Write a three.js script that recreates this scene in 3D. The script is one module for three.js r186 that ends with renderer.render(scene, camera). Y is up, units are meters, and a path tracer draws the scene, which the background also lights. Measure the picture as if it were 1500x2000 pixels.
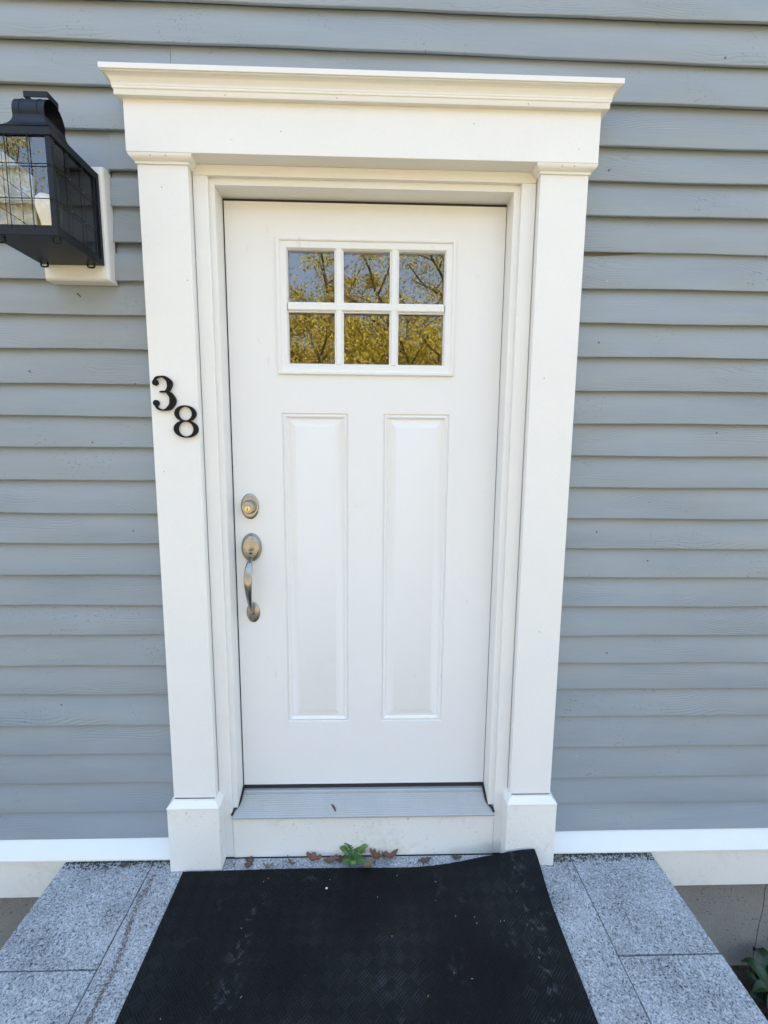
import * as THREE from 'three';
import { mergeGeometries, toCreasedNormals, mergeVertices } from 'three/addons/utils/BufferGeometryUtils.js';
import { RoundedBoxGeometry } from 'three/addons/geometries/RoundedBoxGeometry.js';

// ---------------------------------------------------------------- camera, sky, sun, exposure
const scene = new THREE.Scene();
const camera = new THREE.PerspectiveCamera(96.15, 3 / 4, 0.02, 400);
camera.position.set(0.461, 1.2234, 1.5233);
camera.rotation.set(-0.1342, -0.0281, 0.0085, 'YXZ');

const renderer = new THREE.WebGLRenderer({ antialias: true });
renderer.setSize(768, 1024);
renderer.toneMapping = THREE.LinearToneMapping;
renderer.toneMappingExposure = 3.85;
renderer.shadowMap.enabled = true;

{ // clear daytime sky: pale at the horizon, bluer overhead, the same all the way round
  const W = 64, H = 128, d = new Float32Array(W * H * 4);
  for (let j = 0; j < H; j++) {
    const el = ((j + 0.5) / H - 0.5) * Math.PI, s = Math.max(0, Math.sin(el));
    const t = Math.pow(s, 0.34);
    const r = 0.58 * (1 - t) + 0.212 * t, g = 0.625 * (1 - t) + 0.342 * t, b = 0.66 * (1 - t) + 0.575 * t;
    for (let i = 0; i < W; i++) d.set([r, g, b, 1], (j * W + i) * 4);
  }
  const sky = new THREE.DataTexture(d, W, H, THREE.RGBAFormat, THREE.FloatType);
  sky.mapping = THREE.EquirectangularReflectionMapping;
  sky.magFilter = sky.minFilter = THREE.LinearFilter;
  sky.needsUpdate = true;
  scene.background = sky;
  scene.environment = sky;
}
const sun = new THREE.DirectionalLight(new THREE.Color(1, 0.86, 0.66), 5);
sun.position.set(4, 20, -14.5);
sun.target.position.set(0, 0, 4);
sun.castShadow = true;
sun.shadow.mapSize.set(4096, 4096);
Object.assign(sun.shadow.camera, { left: -30, right: 30, top: 30, bottom: -30, near: 0.5, far: 90 });
scene.add(sun, sun.target);

// ---------------------------------------------------------------- helpers
let seedState = 20240511;
const rnd = () => { seedState = (seedState + 0x6d2b79f5) | 0; let t = Math.imul(seedState ^ (seedState >>> 15), 1 | seedState); t = (t + Math.imul(t ^ (t >>> 7), 61 | t)) ^ t; return ((t ^ (t >>> 14)) >>> 0) / 4294967296; };
const rr = (a, b) => a + (b - a) * rnd();
const clamp = (x, a = 0, b = 1) => Math.min(b, Math.max(a, x));
const smooth = (a, b, x) => { const t = clamp((x - a) / (b - a)); return t * t * (3 - 2 * t); };
const lat = new Float32Array(65536); for (let i = 0; i < 65536; i++) lat[i] = rnd();
// value noise, tiling after px, py cells
function noise(x, y, px = 256, py = 256, k = 0) {
  const xi = Math.floor(x), yi = Math.floor(y), fx = x - xi, fy = y - yi;
  const ux = fx * fx * (3 - 2 * fx), uy = fy * fy * (3 - 2 * fy);
  const x0 = ((xi % px) + px) % px, x1 = (x0 + 1) % px, y0 = ((yi % py) + py) % py, y1 = (y0 + 1) % py;
  const h = (a, b) => lat[(a * 131 + b * 8761 + k * 3571 + ((a * b) & 1023) * 17) & 65535];
  const a = h(x0, y0), b = h(x1, y0), c = h(x0, y1), e = h(x1, y1);
  return a + (b - a) * ux + (c - a) * uy + (a - b - c + e) * ux * uy;
}
function fbm(u, v, f, oct, k = 0, fy = f) { // u, v in 0..1, tiles
  let s = 0, a = 0.5, n = 0;
  for (let o = 0; o < oct; o++) { s += a * noise(u * f, v * fy, f, fy, k + o * 7); n += a; a *= 0.5; f *= 2; fy *= 2; }
  return s / n;
}
const sr = (l) => 255 * (l <= 0.0031308 ? 12.92 * l : 1.055 * Math.pow(l, 1 / 2.4) - 0.055);
// fn(u, v, i, j) -> { c: [r, g, b] linear, h: 0..1, r: roughness }
function makeTextures(w, h, fn, want = 'ch') {
  const C = want.includes('c') ? new Uint8Array(w * h * 4) : null, B = want.includes('h') ? new Uint8Array(w * h * 4) : null, Q = want.includes('r') ? new Uint8Array(w * h * 4) : null;
  for (let j = 0; j < h; j++) for (let i = 0; i < w; i++) {
    const o = fn((i + 0.5) / w, (j + 0.5) / h, i, j), p = (j * w + i) * 4;
    if (C) { C[p] = sr(clamp(o.c[0])); C[p + 1] = sr(clamp(o.c[1])); C[p + 2] = sr(clamp(o.c[2])); C[p + 3] = 255; }
    if (B) { B[p] = B[p + 1] = B[p + 2] = 255 * clamp(o.h); B[p + 3] = 255; }
    if (Q) { Q[p] = Q[p + 1] = Q[p + 2] = 255 * clamp(o.r); Q[p + 3] = 255; }
  }
  const tex = (a, s) => { if (!a) return null; const t = new THREE.DataTexture(a, w, h, THREE.RGBAFormat); t.wrapS = t.wrapT = THREE.RepeatWrapping; t.magFilter = THREE.LinearFilter; t.minFilter = THREE.LinearMipmapLinearFilter; t.generateMipmaps = true; if (s) t.colorSpace = THREE.SRGBColorSpace; t.needsUpdate = true; return t; };
  return { map: tex(C, true), bumpMap: tex(B, false), roughnessMap: tex(Q, false) };
}
const lin = (r, g, b) => new THREE.Color().setRGB(r, g, b);
const std = (o) => new THREE.MeshStandardMaterial({ side: THREE.DoubleSide, ...o });
function texMat(t, o = {}) {
  const m = std({ roughness: 0.6, ...o });
  if (t.map) m.map = t.map;
  if (t.bumpMap) { m.bumpMap = t.bumpMap; m.bumpScale = o.bumpScale ?? 0.001; }
  if (t.roughnessMap) { m.roughnessMap = t.roughnessMap; m.roughness = 1; }
  return m;
}
// uv in metres / size, projected along each face's main axis
function boxUV(g, sx = 1, sy = sx, ou = 0, ov = 0) {
  if (g.index) g = g.toNonIndexed();
  const p = g.attributes.position, uv = new Float32Array(p.count * 2);
  const a = new THREE.Vector3(), b = new THREE.Vector3(), c = new THREE.Vector3(), n = new THREE.Vector3();
  for (let i = 0; i < p.count; i += 3) {
    a.fromBufferAttribute(p, i); b.fromBufferAttribute(p, i + 1); c.fromBufferAttribute(p, i + 2);
    n.copy(b).sub(a).cross(c.clone().sub(a));
    const ax = Math.abs(n.x), ay = Math.abs(n.y), az = Math.abs(n.z);
    [a, b, c].forEach((v, k) => {
      const [s, t] = az >= ax && az >= ay ? [v.x, v.y] : ay >= ax ? [v.x, v.z] : [v.z, v.y];
      uv[(i + k) * 2] = s / sx + ou; uv[(i + k) * 2 + 1] = t / sy + ov;
    });
  }
  g.setAttribute('uv', new THREE.BufferAttribute(uv, 2));
  return g;
}
const used = new Map();
const numbered = (name) => { const n = used.get(name) || 0; used.set(name, n + 1); return n ? `${name}_${String(n).padStart(3, '0')}` : name; };
function thing(name, label, category, pos = [0, 0, 0], group, kind) {
  const o = new THREE.Group(); o.name = numbered(name); o.position.set(...pos); scene.add(o);
  o.userData = { label, category }; if (group) o.userData.group = group; if (kind) o.userData.kind = kind;
  return o;
}
function part(name, g, m, parent, label) {
  const o = new THREE.Mesh(g, m); o.name = name; o.castShadow = o.receiveShadow = true; parent.add(o);
  if (label) o.userData.label = label;
  return o;
}
function single(name, g, m, label, category, group) { const o = part(numbered(name), g, m, scene, label); o.userData.category = category; if (group) o.userData.group = group; return o; }
function structure(name, g, m, parent = scene) { const o = part(parent === scene ? numbered(name) : name, g, m, parent); if (parent === scene) o.userData.kind = 'structure'; return o; }
// a box from corner to corner with small chamfers, uv in metres / size
function slab(x0, x1, y0, y1, z0, z1, c = 0.0015, size = 1) {
  const w = x1 - x0, h = y1 - y0, d = z1 - z0;
  const g = c > 0 ? new RoundedBoxGeometry(w, h, d, 1, Math.min(c, w / 2.01, h / 2.01, d / 2.01)) : new THREE.BoxGeometry(w, h, d);
  g.translate((x0 + x1) / 2, (y0 + y1) / 2, (z0 + z1) / 2);
  return boxUV(g, size, size, rnd(), rnd());
}
function fromTris(list, crease = 0, size = 1) { // list: arrays of three or four points
  const v = [];
  for (const q of list) { v.push(...q[0], ...q[1], ...q[2]); if (q[3]) v.push(...q[0], ...q[2], ...q[3]); }
  let g = new THREE.BufferGeometry(); g.setAttribute('position', new THREE.Float32BufferAttribute(v, 3));
  g.computeVertexNormals();
  if (crease) { const k = mergeVertices(g.deleteAttribute('normal'), 1e-5); k.computeVertexNormals(); g = toCreasedNormals(k, crease); }
  return boxUV(g, size, size, rnd(), rnd());
}
// moulding with mitred returns: profile of [out, y], run from xL to xR in front of z0, returned back to zw
function moulding(profile, xL, xR, z0, zw, crease = 0.7) {
  const q = [];
  for (let i = 0; i + 1 < profile.length; i++) {
    const [o, y] = profile[i], [p, u] = profile[i + 1];
    q.push([[xL - o, y, z0 + o], [xR + o, y, z0 + o], [xR + p, u, z0 + p], [xL - p, u, z0 + p]]);
    q.push([[xL - o, y, zw], [xL - o, y, z0 + o], [xL - p, u, z0 + p], [xL - p, u, zw]]);
    q.push([[xR + o, y, z0 + o], [xR + o, y, zw], [xR + p, u, zw], [xR + p, u, z0 + p]]);
  }
  return fromTris(q, crease);
}
// strips between nested rectangles: steps of [inset, z]
function nested(x0, x1, y0, y1, steps, fill = true, crease = 0) {
  const q = [], R = ([i, z]) => [[x0 + i, y0 + i, z], [x1 - i, y0 + i, z], [x1 - i, y1 - i, z], [x0 + i, y1 - i, z]];
  for (let k = 0; k + 1 < steps.length; k++) { const A = R(steps[k]), B = R(steps[k + 1]); for (let i = 0; i < 4; i++) q.push([A[i], A[(i + 1) % 4], B[(i + 1) % 4], B[i]]); }
  if (fill) q.push(R(steps[steps.length - 1]));
  return fromTris(q, crease);
}
// tube of elliptical section along points [x, y, z, across, deep]
function sweep(pts, seg = 14, steps = 40, side = new THREE.Vector3(1, 0, 0)) {
  const cv = new THREE.CatmullRomCurve3(pts.map((p) => new THREE.Vector3(p[0], p[1], p[2])));
  const pos = [], idx = [];
  for (let i = 0; i <= steps; i++) {
    const t = i / steps, c = cv.getPoint(t), T = cv.getTangent(t), N = side.clone().addScaledVector(T, -side.dot(T)).normalize(), B = T.clone().cross(N);
    const f = t * (pts.length - 1), k = Math.min(pts.length - 2, Math.floor(f)), m = f - k;
    const ra = pts[k][3] * (1 - m) + pts[k + 1][3] * m, rb = pts[k][4] * (1 - m) + pts[k + 1][4] * m;
    for (let j = 0; j < seg; j++) { const a = (j / seg) * Math.PI * 2, v = c.clone().addScaledVector(N, Math.cos(a) * ra).addScaledVector(B, Math.sin(a) * rb); pos.push(v.x, v.y, v.z); }
  }
  for (let i = 0; i < steps; i++) for (let j = 0; j < seg; j++) { const a = i * seg + j, b = i * seg + (j + 1) % seg, c = a + seg, d = b + seg; idx.push(a, b, d, a, d, c); }
  for (const [o, s] of [[0, 1], [steps * seg, -1]]) for (let j = 1; j + 1 < seg; j++) idx.push(o, o + (s > 0 ? j + 1 : j), o + (s > 0 ? j : j + 1));
  const g = new THREE.BufferGeometry(); g.setAttribute('position', new THREE.Float32BufferAttribute(pos, 3)); g.setIndex(idx); g.computeVertexNormals();
  return boxUV(g, 1);
}
const tube = (pts, r, n = 16, s = 6) => boxUV(new THREE.TubeGeometry(new THREE.CatmullRomCurve3(pts.map((p) => new THREE.Vector3(...p))), n, r, s), 1);
const bar = (a, b, r, s = 6) => boxUV(new THREE.TubeGeometry(new THREE.LineCurve3(new THREE.Vector3(...a), new THREE.Vector3(...b)), 1, r, s), 1);

// ---------------------------------------------------------------- materials
const STRIPS = 9;
const sidingTex = makeTextures(2048, 1024, (u, v) => { // two metres of nine painted boards
  const k = Math.floor(v * STRIPS), t = v * STRIPS - k, y = t * 0.111;
  const drift = fbm(u, (k + 0.5) / STRIPS, 4, 3, 11 + k * 5, 9) - 0.5;
  const wav = noise(u * 16, y * 40 + k * 9, 16, 256, k) - 0.5;
  const phi = y / 0.0075 + drift * (16 + 14 * ((k * 7) % 3)) + wav * 2.2;
  const s = Math.pow(0.5 + 0.5 * Math.sin(phi * 6.2832), 2.5);
  const mask = smooth(0.44, 0.74, fbm(u, v, 6, 2, 40 + k, 18));
  const fibre = fbm(u, v, 40, 2, 77, 512);
  const patch = fbm(u, v, 5, 4, 90, 14) - 0.5;
  const fleck = smooth(0.84, 0.9, noise(u * 420, v * 300, 420, 300, 5)) * smooth(0.55, 0.8, fbm(u, v, 14, 2, 31));
  const e = 1 - 0.075 * s * mask - 0.05 * (fibre - 0.5) + 0.22 * patch - 0.26 * fleck;
  const warm = 0.09 * (fbm(u, v, 7, 3, 120, 20) - 0.5);
  return { c: [0.297 * e * (1 + warm), 0.335 * e, 0.364 * e * (1 - warm)], h: 0.55 - 0.4 * s * mask + 0.2 * (fibre - 0.5) - 0.25 * fleck };
});
const sidingMat = texMat(sidingTex, { roughness: 0.62, bumpScale: 0.0012 });
const paintTex = makeTextures(1024, 1024, (u, v) => { // white trim paint: faint mottle, a few specks
  const m = fbm(u, v, 6, 4, 3) - 0.5, f = fbm(u, v, 120, 2, 9) - 0.5;
  const sp = smooth(0.985, 0.995, noise(u * 150, v * 150, 150, 150, 2)) * smooth(0.55, 0.68, fbm(u, v, 9, 2, 71));
  const e = 1 + 0.05 * m + 0.015 * f;
  return { c: [0.825 * e * (1 - 0.45 * sp), 0.8 * e * (1 - 0.5 * sp), 0.745 * e * (1 - 0.55 * sp)], h: 0.5 + 0.35 * f + 0.3 * m - 0.4 * sp };
});
const paint = texMat(paintTex, { roughness: 0.5, bumpScale: 0.0006 });
const warmedGrimeTex = makeTextures(1024, 1024, (u, v) => { // low trim paint, lightened and warmed in place of bounce light; soil splashes, specks
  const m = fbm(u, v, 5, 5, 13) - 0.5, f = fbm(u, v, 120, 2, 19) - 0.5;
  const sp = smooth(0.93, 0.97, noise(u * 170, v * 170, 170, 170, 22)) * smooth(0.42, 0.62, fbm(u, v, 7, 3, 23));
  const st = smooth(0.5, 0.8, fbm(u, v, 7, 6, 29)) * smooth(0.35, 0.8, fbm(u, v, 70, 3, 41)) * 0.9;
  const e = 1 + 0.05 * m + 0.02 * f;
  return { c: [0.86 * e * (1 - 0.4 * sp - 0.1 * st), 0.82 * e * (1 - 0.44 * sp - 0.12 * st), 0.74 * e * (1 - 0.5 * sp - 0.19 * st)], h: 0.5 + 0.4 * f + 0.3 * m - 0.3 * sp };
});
const paintLow = texMat(warmedGrimeTex, { roughness: 0.55, bumpScale: 0.0007 });
const doorTex = makeTextures(1024, 1024, (u, v) => { // smooth door paint with scuffs
  const m = fbm(u, v, 4, 4, 53) - 0.5, f = fbm(u, v, 160, 2, 59) - 0.5;
  const ru = u + 0.15 * (fbm(u, v, 5, 2, 61) - 0.5);
  const sc = smooth(0.9, 0.96, noise(ru * 60 + v * 18, v * 16, 256, 16, 63)) * smooth(0.56, 0.7, fbm(u, v, 5, 2, 67));
  const e = 1 + 0.035 * m + 0.01 * f;
  return { c: [0.815 * e * (1 - 0.1 * sc), 0.8 * e * (1 - 0.1 * sc), 0.765 * e * (1 - 0.09 * sc)], h: 0.5 + 0.3 * f + 0.25 * m };
});
const doorPaint = texMat(doorTex, { roughness: 0.42, bumpScale: 0.0005 });
const graniteTex = makeTextures(1024, 1024, (u, v) => { // half a metre of flamed grey granite
  const a = noise(u * 150, v * 150, 150, 150, 1), b = noise(u * 250, v * 250, 250, 250, 4), c = noise(u * 120, v * 120, 120, 120, 8), d = fbm(u, v, 6, 3, 14) - 0.5;
  const dark = smooth(0.56, 0.74, a * 0.6 + b * 0.4), light = smooth(0.5, 0.72, c * 0.6 + noise(u * 150, v * 150, 150, 150, 6) * 0.4);
  const fine = noise(u * 400, v * 400, 400, 400, 3) - 0.5;
  const e = 0.37 + 0.18 * light - 0.25 * dark + 0.13 * fine + 0.2 * d;
  return { c: [e * 0.99, e, e * 1.01], h: 0.5 + 0.3 * (light - dark) + 0.4 * fine + 0.2 * (a - 0.5) };
});
const granite = texMat(graniteTex, { roughness: 0.75, bumpScale: 0.0022 });
const concreteTex = makeTextures(512, 512, (u, v) => {
  const m = fbm(u, v, 4, 5, 33) - 0.5, f = noise(u * 200, v * 200, 200, 200, 3) - 0.5, pit = smooth(0.86, 0.92, noise(u * 120, v * 120, 120, 120, 9));
  const e = 0.24 * (1 + 0.45 * m + 0.22 * f - 0.45 * pit);
  return { c: [e * 1.1, e * 1.01, e * 0.88], h: 0.5 + 0.3 * m + 0.3 * f - 0.5 * pit };
});
const concrete = texMat(concreteTex, { roughness: 0.9, bumpScale: 0.003 });
const lawnTex = makeTextures(512, 512, (u, v) => {
  const m = fbm(u, v, 8, 5, 83), f = noise(u * 230, v * 230, 230, 230, 3);
  const dry = smooth(0.3, 0.65, m), e = 0.75 + 0.5 * f;
  return { c: [(0.07 + 0.1 * dry) * e, (0.09 + 0.07 * dry) * e, (0.03 + 0.03 * dry) * e], h: f };
});
const lawn = texMat(lawnTex, { roughness: 0.95, bumpScale: 0.02 });
const gravelTex = makeTextures(512, 512, (u, v) => { const f = noise(u * 130, v * 130, 130, 130, 7), e = 0.62 + 0.6 * f + 0.3 * (fbm(u, v, 6, 3, 5) - 0.5); return { c: [0.6 * e, 0.48 * e, 0.31 * e], h: f }; });
const gravel = texMat(gravelTex, { roughness: 0.95, bumpScale: 0.012 });
const soilTex = makeTextures(512, 512, (u, v) => { const f = fbm(u, v, 60, 3, 7), e = 0.5 + f; return { c: [0.06 * e, 0.045 * e, 0.032 * e], h: f }; });
const soil = texMat(soilTex, { roughness: 1, bumpScale: 0.02 });
const blackIron = new THREE.MeshPhysicalMaterial({ color: lin(0.006, 0.0085, 0.0125), roughness: 0.42, specularIntensity: 0.6, side: THREE.DoubleSide });
const nickelTex = makeTextures(256, 256, (u, v) => ({ c: [1, 1, 1], r: 0.29 + 0.06 * (fbm(u, v, 12, 3, 2) - 0.5), h: fbm(u, v, 8, 2, 4, 128) }), 'hr');
const nickel = texMat(nickelTex, { color: lin(0.38, 0.355, 0.305), metalness: 1, bumpScale: 0.00004 });
const brass = std({ color: lin(0.75, 0.62, 0.38), metalness: 1, roughness: 0.3 });
const darkHole = std({ color: lin(0.01, 0.01, 0.01), roughness: 0.8 });
const rubber = std({ color: lin(0.025, 0.02, 0.019), roughness: 0.6 });
const foam = std({ color: lin(0.02, 0.021, 0.022), roughness: 0.95 });
const numeralMat = new THREE.MeshPhysicalMaterial({ color: lin(0.006, 0.006, 0.007), roughness: 0.5, specularIntensity: 0.35, side: THREE.DoubleSide });
const aluTex = makeTextures(256, 256, (u, v) => { const f = fbm(u, v, 6, 4, 4), g = noise(u * 120, v * 120, 120, 120, 4); const e = 0.92 + 0.14 * (f - 0.5) - 0.1 * smooth(0.8, 0.9, g); return { c: [e, e, e], r: 0.42 + 0.2 * (f - 0.5), h: f }; }, 'cr');
const aluminium = texMat(aluTex, { color: lin(0.5, 0.5, 0.47), metalness: 0.2 });
const glass = new THREE.MeshPhysicalMaterial({ color: 0xffffff, transmission: 1, thickness: 0, roughness: 0.0, ior: 1.9, side: THREE.DoubleSide });
const thinGlass = new THREE.MeshPhysicalMaterial({ color: 0xffffff, transmission: 1, thickness: 0, roughness: 0.0, ior: 2.15, side: THREE.DoubleSide });
const sideGlass = new THREE.MeshPhysicalMaterial({ color: 0xffffff, transmission: 1, thickness: 0, roughness: 0.0, ior: 1.5, side: THREE.DoubleSide });
const bulbMat = std({ color: lin(0.85, 0.84, 0.8), roughness: 0.35 });
const plaster = std({ color: lin(0.3, 0.28, 0.25), roughness: 0.9 });
const shingle = std({ color: lin(0.09, 0.085, 0.08), roughness: 0.95 });

// ---------------------------------------------------------------- ground
const GY = -0.85;
structure('lawn', boxUV(new THREE.PlaneGeometry(300, 300).rotateX(-Math.PI / 2).translate(0, GY, 0), 3), lawn);
structure('added_bounce_drive', boxUV(new THREE.BoxGeometry(44, 0.03, 8.2).translate(0.5, GY + 0.004, 8.3), 1.2), gravel);  // unseen drive, added and kept pale to bounce warm sunlight onto the front
structure('flower_bed', boxUV(new THREE.BoxGeometry(9.4, 0.05, 1.3).translate(0.6, GY + 0.012, 0.56), 0.7), soil);

// ---------------------------------------------------------------- house: clapboards, boards at the foot, foundation, shell
const house = thing('clapboard_house', 'grey painted clapboard house wall with white board along its foot', 'house', [0, 0, 0], null, 'thing');
const HX0 = -3.3, HX1 = 4.7, EAVE = 4.5;
function clapboard(x0, x1, ybL, ybR, topL, topR, tilt = 0, topFn = null, topZ = -0.0235, parentName = 'clapboard') {
  const n = Math.max(2, Math.round((x1 - x0) / 0.07)), rows = [];
  const k = Math.floor(rnd() * STRIPS), ou = rnd(), ph = rr(0, 9);
  const zj = rr(-0.0008, 0.0008), thick = rr(0.0112, 0.013);
  const pos = [], uv = [], idx = [];
  for (let i = 0; i <= n; i++) {
    const f = i / n, x = x0 + (x1 - x0) * f;
    const wav = 0.0011 * Math.sin(x * 3.1 + ph) + 0.0007 * Math.sin(x * 11 + ph * 2) + rr(-0.00035, 0.00035), zo = zj + 0.0009 * Math.sin(x * 2.3 + ph * 3) + tilt * f;
    const yb = ybL + (ybR - ybL) * f + wav, yt = topFn ? topFn(x) : topL + (topR - topL) * f;
    const sec = [[yt, -0.0275 + zo * 0.3], [yt, topZ + zo * 0.3], [yb + 0.0016, -0.0001 + zo], [yb + 0.0004, -0.0004 + zo], [yb - 0.0002, -0.0014 + zo], [yb + 0.0012, -thick + zo]];
    sec.forEach(([y, z], j) => { pos.push(x, y, z); uv.push(x / 2 + ou, (k + clamp((y - yb) / 0.125, 0, 0.98) + (j === 5 ? 0.01 : 0)) / STRIPS); });
  }
  for (let i = 0; i < n; i++) for (let j = 0; j < 5; j++) { const a = i * 6 + j, b = a + 1, c = a + 6, d = b + 6; idx.push(a, b, d, a, d, c); }
  idx.push(0, 2, 1, 0, 5, 2, 2, 5, 3, 3, 5, 4); const e = n * 6; idx.push(e, e + 1, e + 2, e, e + 2, e + 5, e + 2, e + 3, e + 5, e + 3, e + 4, e + 5);
  let g = new THREE.BufferGeometry(); g.setAttribute('position', new THREE.Float32BufferAttribute(pos, 3)); g.setAttribute('uv', new THREE.Float32BufferAttribute(uv, 2)); g.setIndex(idx);
  g = toCreasedNormals(g, 0.9);
  return part(parentName, g, sidingMat, house);
}
const LAP = 0.02;
let leftRows, rightRows;
{
  const right = [2.1525, 2.054, 1.954, 1.8476, 1.738, 1.634, 1.5287, 1.4216, 1.316, 1.211, 1.1056, 0.9997, 0.895, 0.792, 0.689, 0.582, 0.48, 0.3815, 0.2765, 0.1593, 0.0378, -0.066, -0.182];
  const left = [2.159, 2.051, 1.9509, 1.8491, 1.7366, 1.6345, 1.528, 1.425, 1.323, 1.2245, 1.117, 1.01, 0.907, 0.799, 0.693, 0.5895, 0.482, 0.3735, 0.259, 0.1475, 0.0355, -0.077, -0.186];
  leftRows = [...left, 2.28, 2.39]; rightRows = [...right, 2.2675, 2.3835];
  const IX = [-0.2165, 1.0985]; // under the outer edges of the pilasters
  for (let i = 0; i < right.length; i++) {
    const up = i ? right[i - 1] : 2.2675, slip = i === 4 ? -0.011 : 0;
    if (i === 4) { clapboard(IX[1], HX1 - 0.1, right[i], right[i], 0, 0, 0, (x) => up - 0.0105 + 0.03 * smooth(1.1, 1.6, x), -0.0145); clapboard(IX[1], 1.5, up - 0.06, up - 0.06, up + LAP, up + LAP).position.z = -0.0205; }
    else clapboard(IX[1], HX1 - 0.1, right[i], right[i] + rr(-0.002, 0.002), up + LAP, up + LAP);
  }
  for (let i = 0; i < left.length; i++) {
    const up = i ? left[i - 1] : 2.2777;
    if (i >= 1 && i <= 4) { // short pieces fitted round the lamp block
      const tp = i === 2 ? 2.0282 : i === 4 ? 1.8138 : up + LAP;
      clapboard(HX0 + 0.1, -0.5255, left[i], left[i], up + LAP, up + LAP);
      clapboard(-0.3312, IX[0], left[i] - 0.001, left[i], tp, tp - (i === 2 ? 0.002 : 0), 0, null, tp < up ? -0.006 : -0.019);
      if (i === 2) clapboard(-0.3312, IX[0], left[1] - 0.03, left[1] - 0.03, left[1] + LAP, left[1] + LAP, -0.002).position.z = -0.0105;
      if (i === 4) clapboard(-0.3312, IX[0], left[3] - 0.045, left[3] - 0.045, left[3] + LAP, left[3] + LAP, -0.002).position.z = -0.0105;
      if (i === 1) clapboard(-0.53, -0.3305, 2.0415, 2.0415, up + LAP, up + LAP).position.z = -0.0003;
    } else clapboard(HX0 + 0.1, IX[0], left[i], left[i] + rr(-0.002, 0.002), up + LAP, up + LAP);
  }
  // boards that run over the doorway; y at the left end and at the right end
  const over = [[2.2805, 2.2645], [2.398, 2.3835], [2.506, 2.4965]];
  for (let y = 2.613; y < EAVE - 0.1; y += 0.111) over.push([y + rr(-0.002, 0.002), y - 0.004 + rr(-0.002, 0.002)]);
  over.forEach(([a, b], i) => {
    const [c, d] = over[i + 1] || [EAVE + 0.05, EAVE + 0.05], at = (x, p, q) => p + (q - p) * ((x - HX0) / (HX1 - HX0));
    const A = (x) => { const t = clamp((x + 0.7) / 2.4); return a + (b - a) * t; }, B = (x) => { const t = clamp((x + 0.7) / 2.4); return c + (d - c) * t; };
    const cuts = i === 0 ? [HX0 + 0.1, -0.1372, 2.9, HX1 - 0.1] : i % 2 ? [HX0 + 0.1, -0.7, 1.7, HX1 - 0.1] : [HX0 + 0.1, -1.2, 2.2, HX1 - 0.1];
    const at2 = i === 1 ? [HX0 + 0.1, -0.7, 1.7, HX1 - 0.1] : cuts;
    for (let k = 0; k + 1 < at2.length; k++) clapboard(at2[k] + (k ? 0.001 : 0), at2[k + 1], A(at2[k]), A(at2[k + 1]), B(at2[k]) + LAP, B(at2[k + 1]) + LAP);
  });
}
// wall behind the boards, with the doorway left open
{
  const W = [];
  const zb = -0.16, zf = -0.0295;
  W.push(slab(HX0, -0.0955, -0.42, EAVE, zb, zf, 0), slab(0.975, HX1, -0.42, EAVE, zb, zf, 0), slab(-0.0955, 0.975, 2.09, EAVE, zb, zf, 0), slab(-0.0955, 0.975, -0.42, -0.125, zb, zf, 0));
  part('wall_sheathing', mergeGeometries(W), plaster, house);
  const S = [slab(HX0, HX0 + 0.15, -0.42, EAVE, -8, zb - 0.001, 0), slab(HX1 - 0.15, HX1, -0.42, EAVE, -8, zb - 0.001, 0), slab(HX0, HX1, -0.42, EAVE, -8.15, -8.001, 0)];
  part('side_wall', mergeGeometries(S), sidingMat, house);
  for (const x of [HX0, HX1]) part('corner_board', slab(x - 0.02, x + 0.02 + (x < 0 ? 0.08 : -0.0), -0.4, EAVE, -0.1, 0.012).translate(x < 0 ? 0 : -0.05, 0, 0), paint, house);
  part('foundation', slab(HX0 + 0.02, HX1 - 0.02, GY - 0.3, -0.4205, -0.25, -0.022, 0, 0.8), concrete, house, 'bare grey concrete foundation');
  part('rear_foundation', slab(HX0 + 0.02, HX1 - 0.02, GY - 0.3, -0.4205, -7.98, -7.8, 0, 0.8), concrete, house);
  const q = []; const Y0 = EAVE, Y1 = EAVE + 2.0, ZR = -4;
  q.push([[HX0 - 0.3, Y0 - 0.04, 0.3], [HX1 + 0.3, Y0 - 0.04, 0.3], [HX1 + 0.3, Y1, ZR], [HX0 - 0.3, Y1, ZR]], [[HX0 - 0.3, Y0 - 0.04, -8.4], [HX1 + 0.3, Y0 - 0.04, -8.4], [HX1 + 0.3, Y1, ZR], [HX0 - 0.3, Y1, ZR]]);
  q.push([[HX0 - 0.3, Y0 - 0.1, 0.3], [HX1 + 0.3, Y0 - 0.1, 0.3], [HX1 + 0.3, Y0 - 0.1, -8.4], [HX0 - 0.3, Y0 - 0.1, -8.4]]);
  for (const x of [HX0, HX1]) q.push([[x, Y0, -0.1], [x, Y0, -8.1], [x, Y1 - 0.06, ZR]]);
  part('roof', fromTris(q), shingle, house);
  part('fascia_board', slab(HX0 - 0.3, HX1 + 0.3, EAVE - 0.16, EAVE - 0.03, 0.301, 0.325), paint, house);
  // hall behind the door
  const hall = [slab(-0.5, -0.4, -0.06, 2.5, -2.6, -0.17, 0), slab(1.3, 1.4, -0.06, 2.5, -2.6, -0.17, 0), slab(-0.5, 1.4, -0.06, 2.5, -2.7, -2.601, 0), slab(-0.5, 1.4, 2.5, 2.6, -2.7, -0.17, 0), slab(-0.5, 1.4, -0.16, -0.061, -2.7, -0.17, 0)];
  part('hall', mergeGeometries(hall), plaster, house);
}
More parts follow.
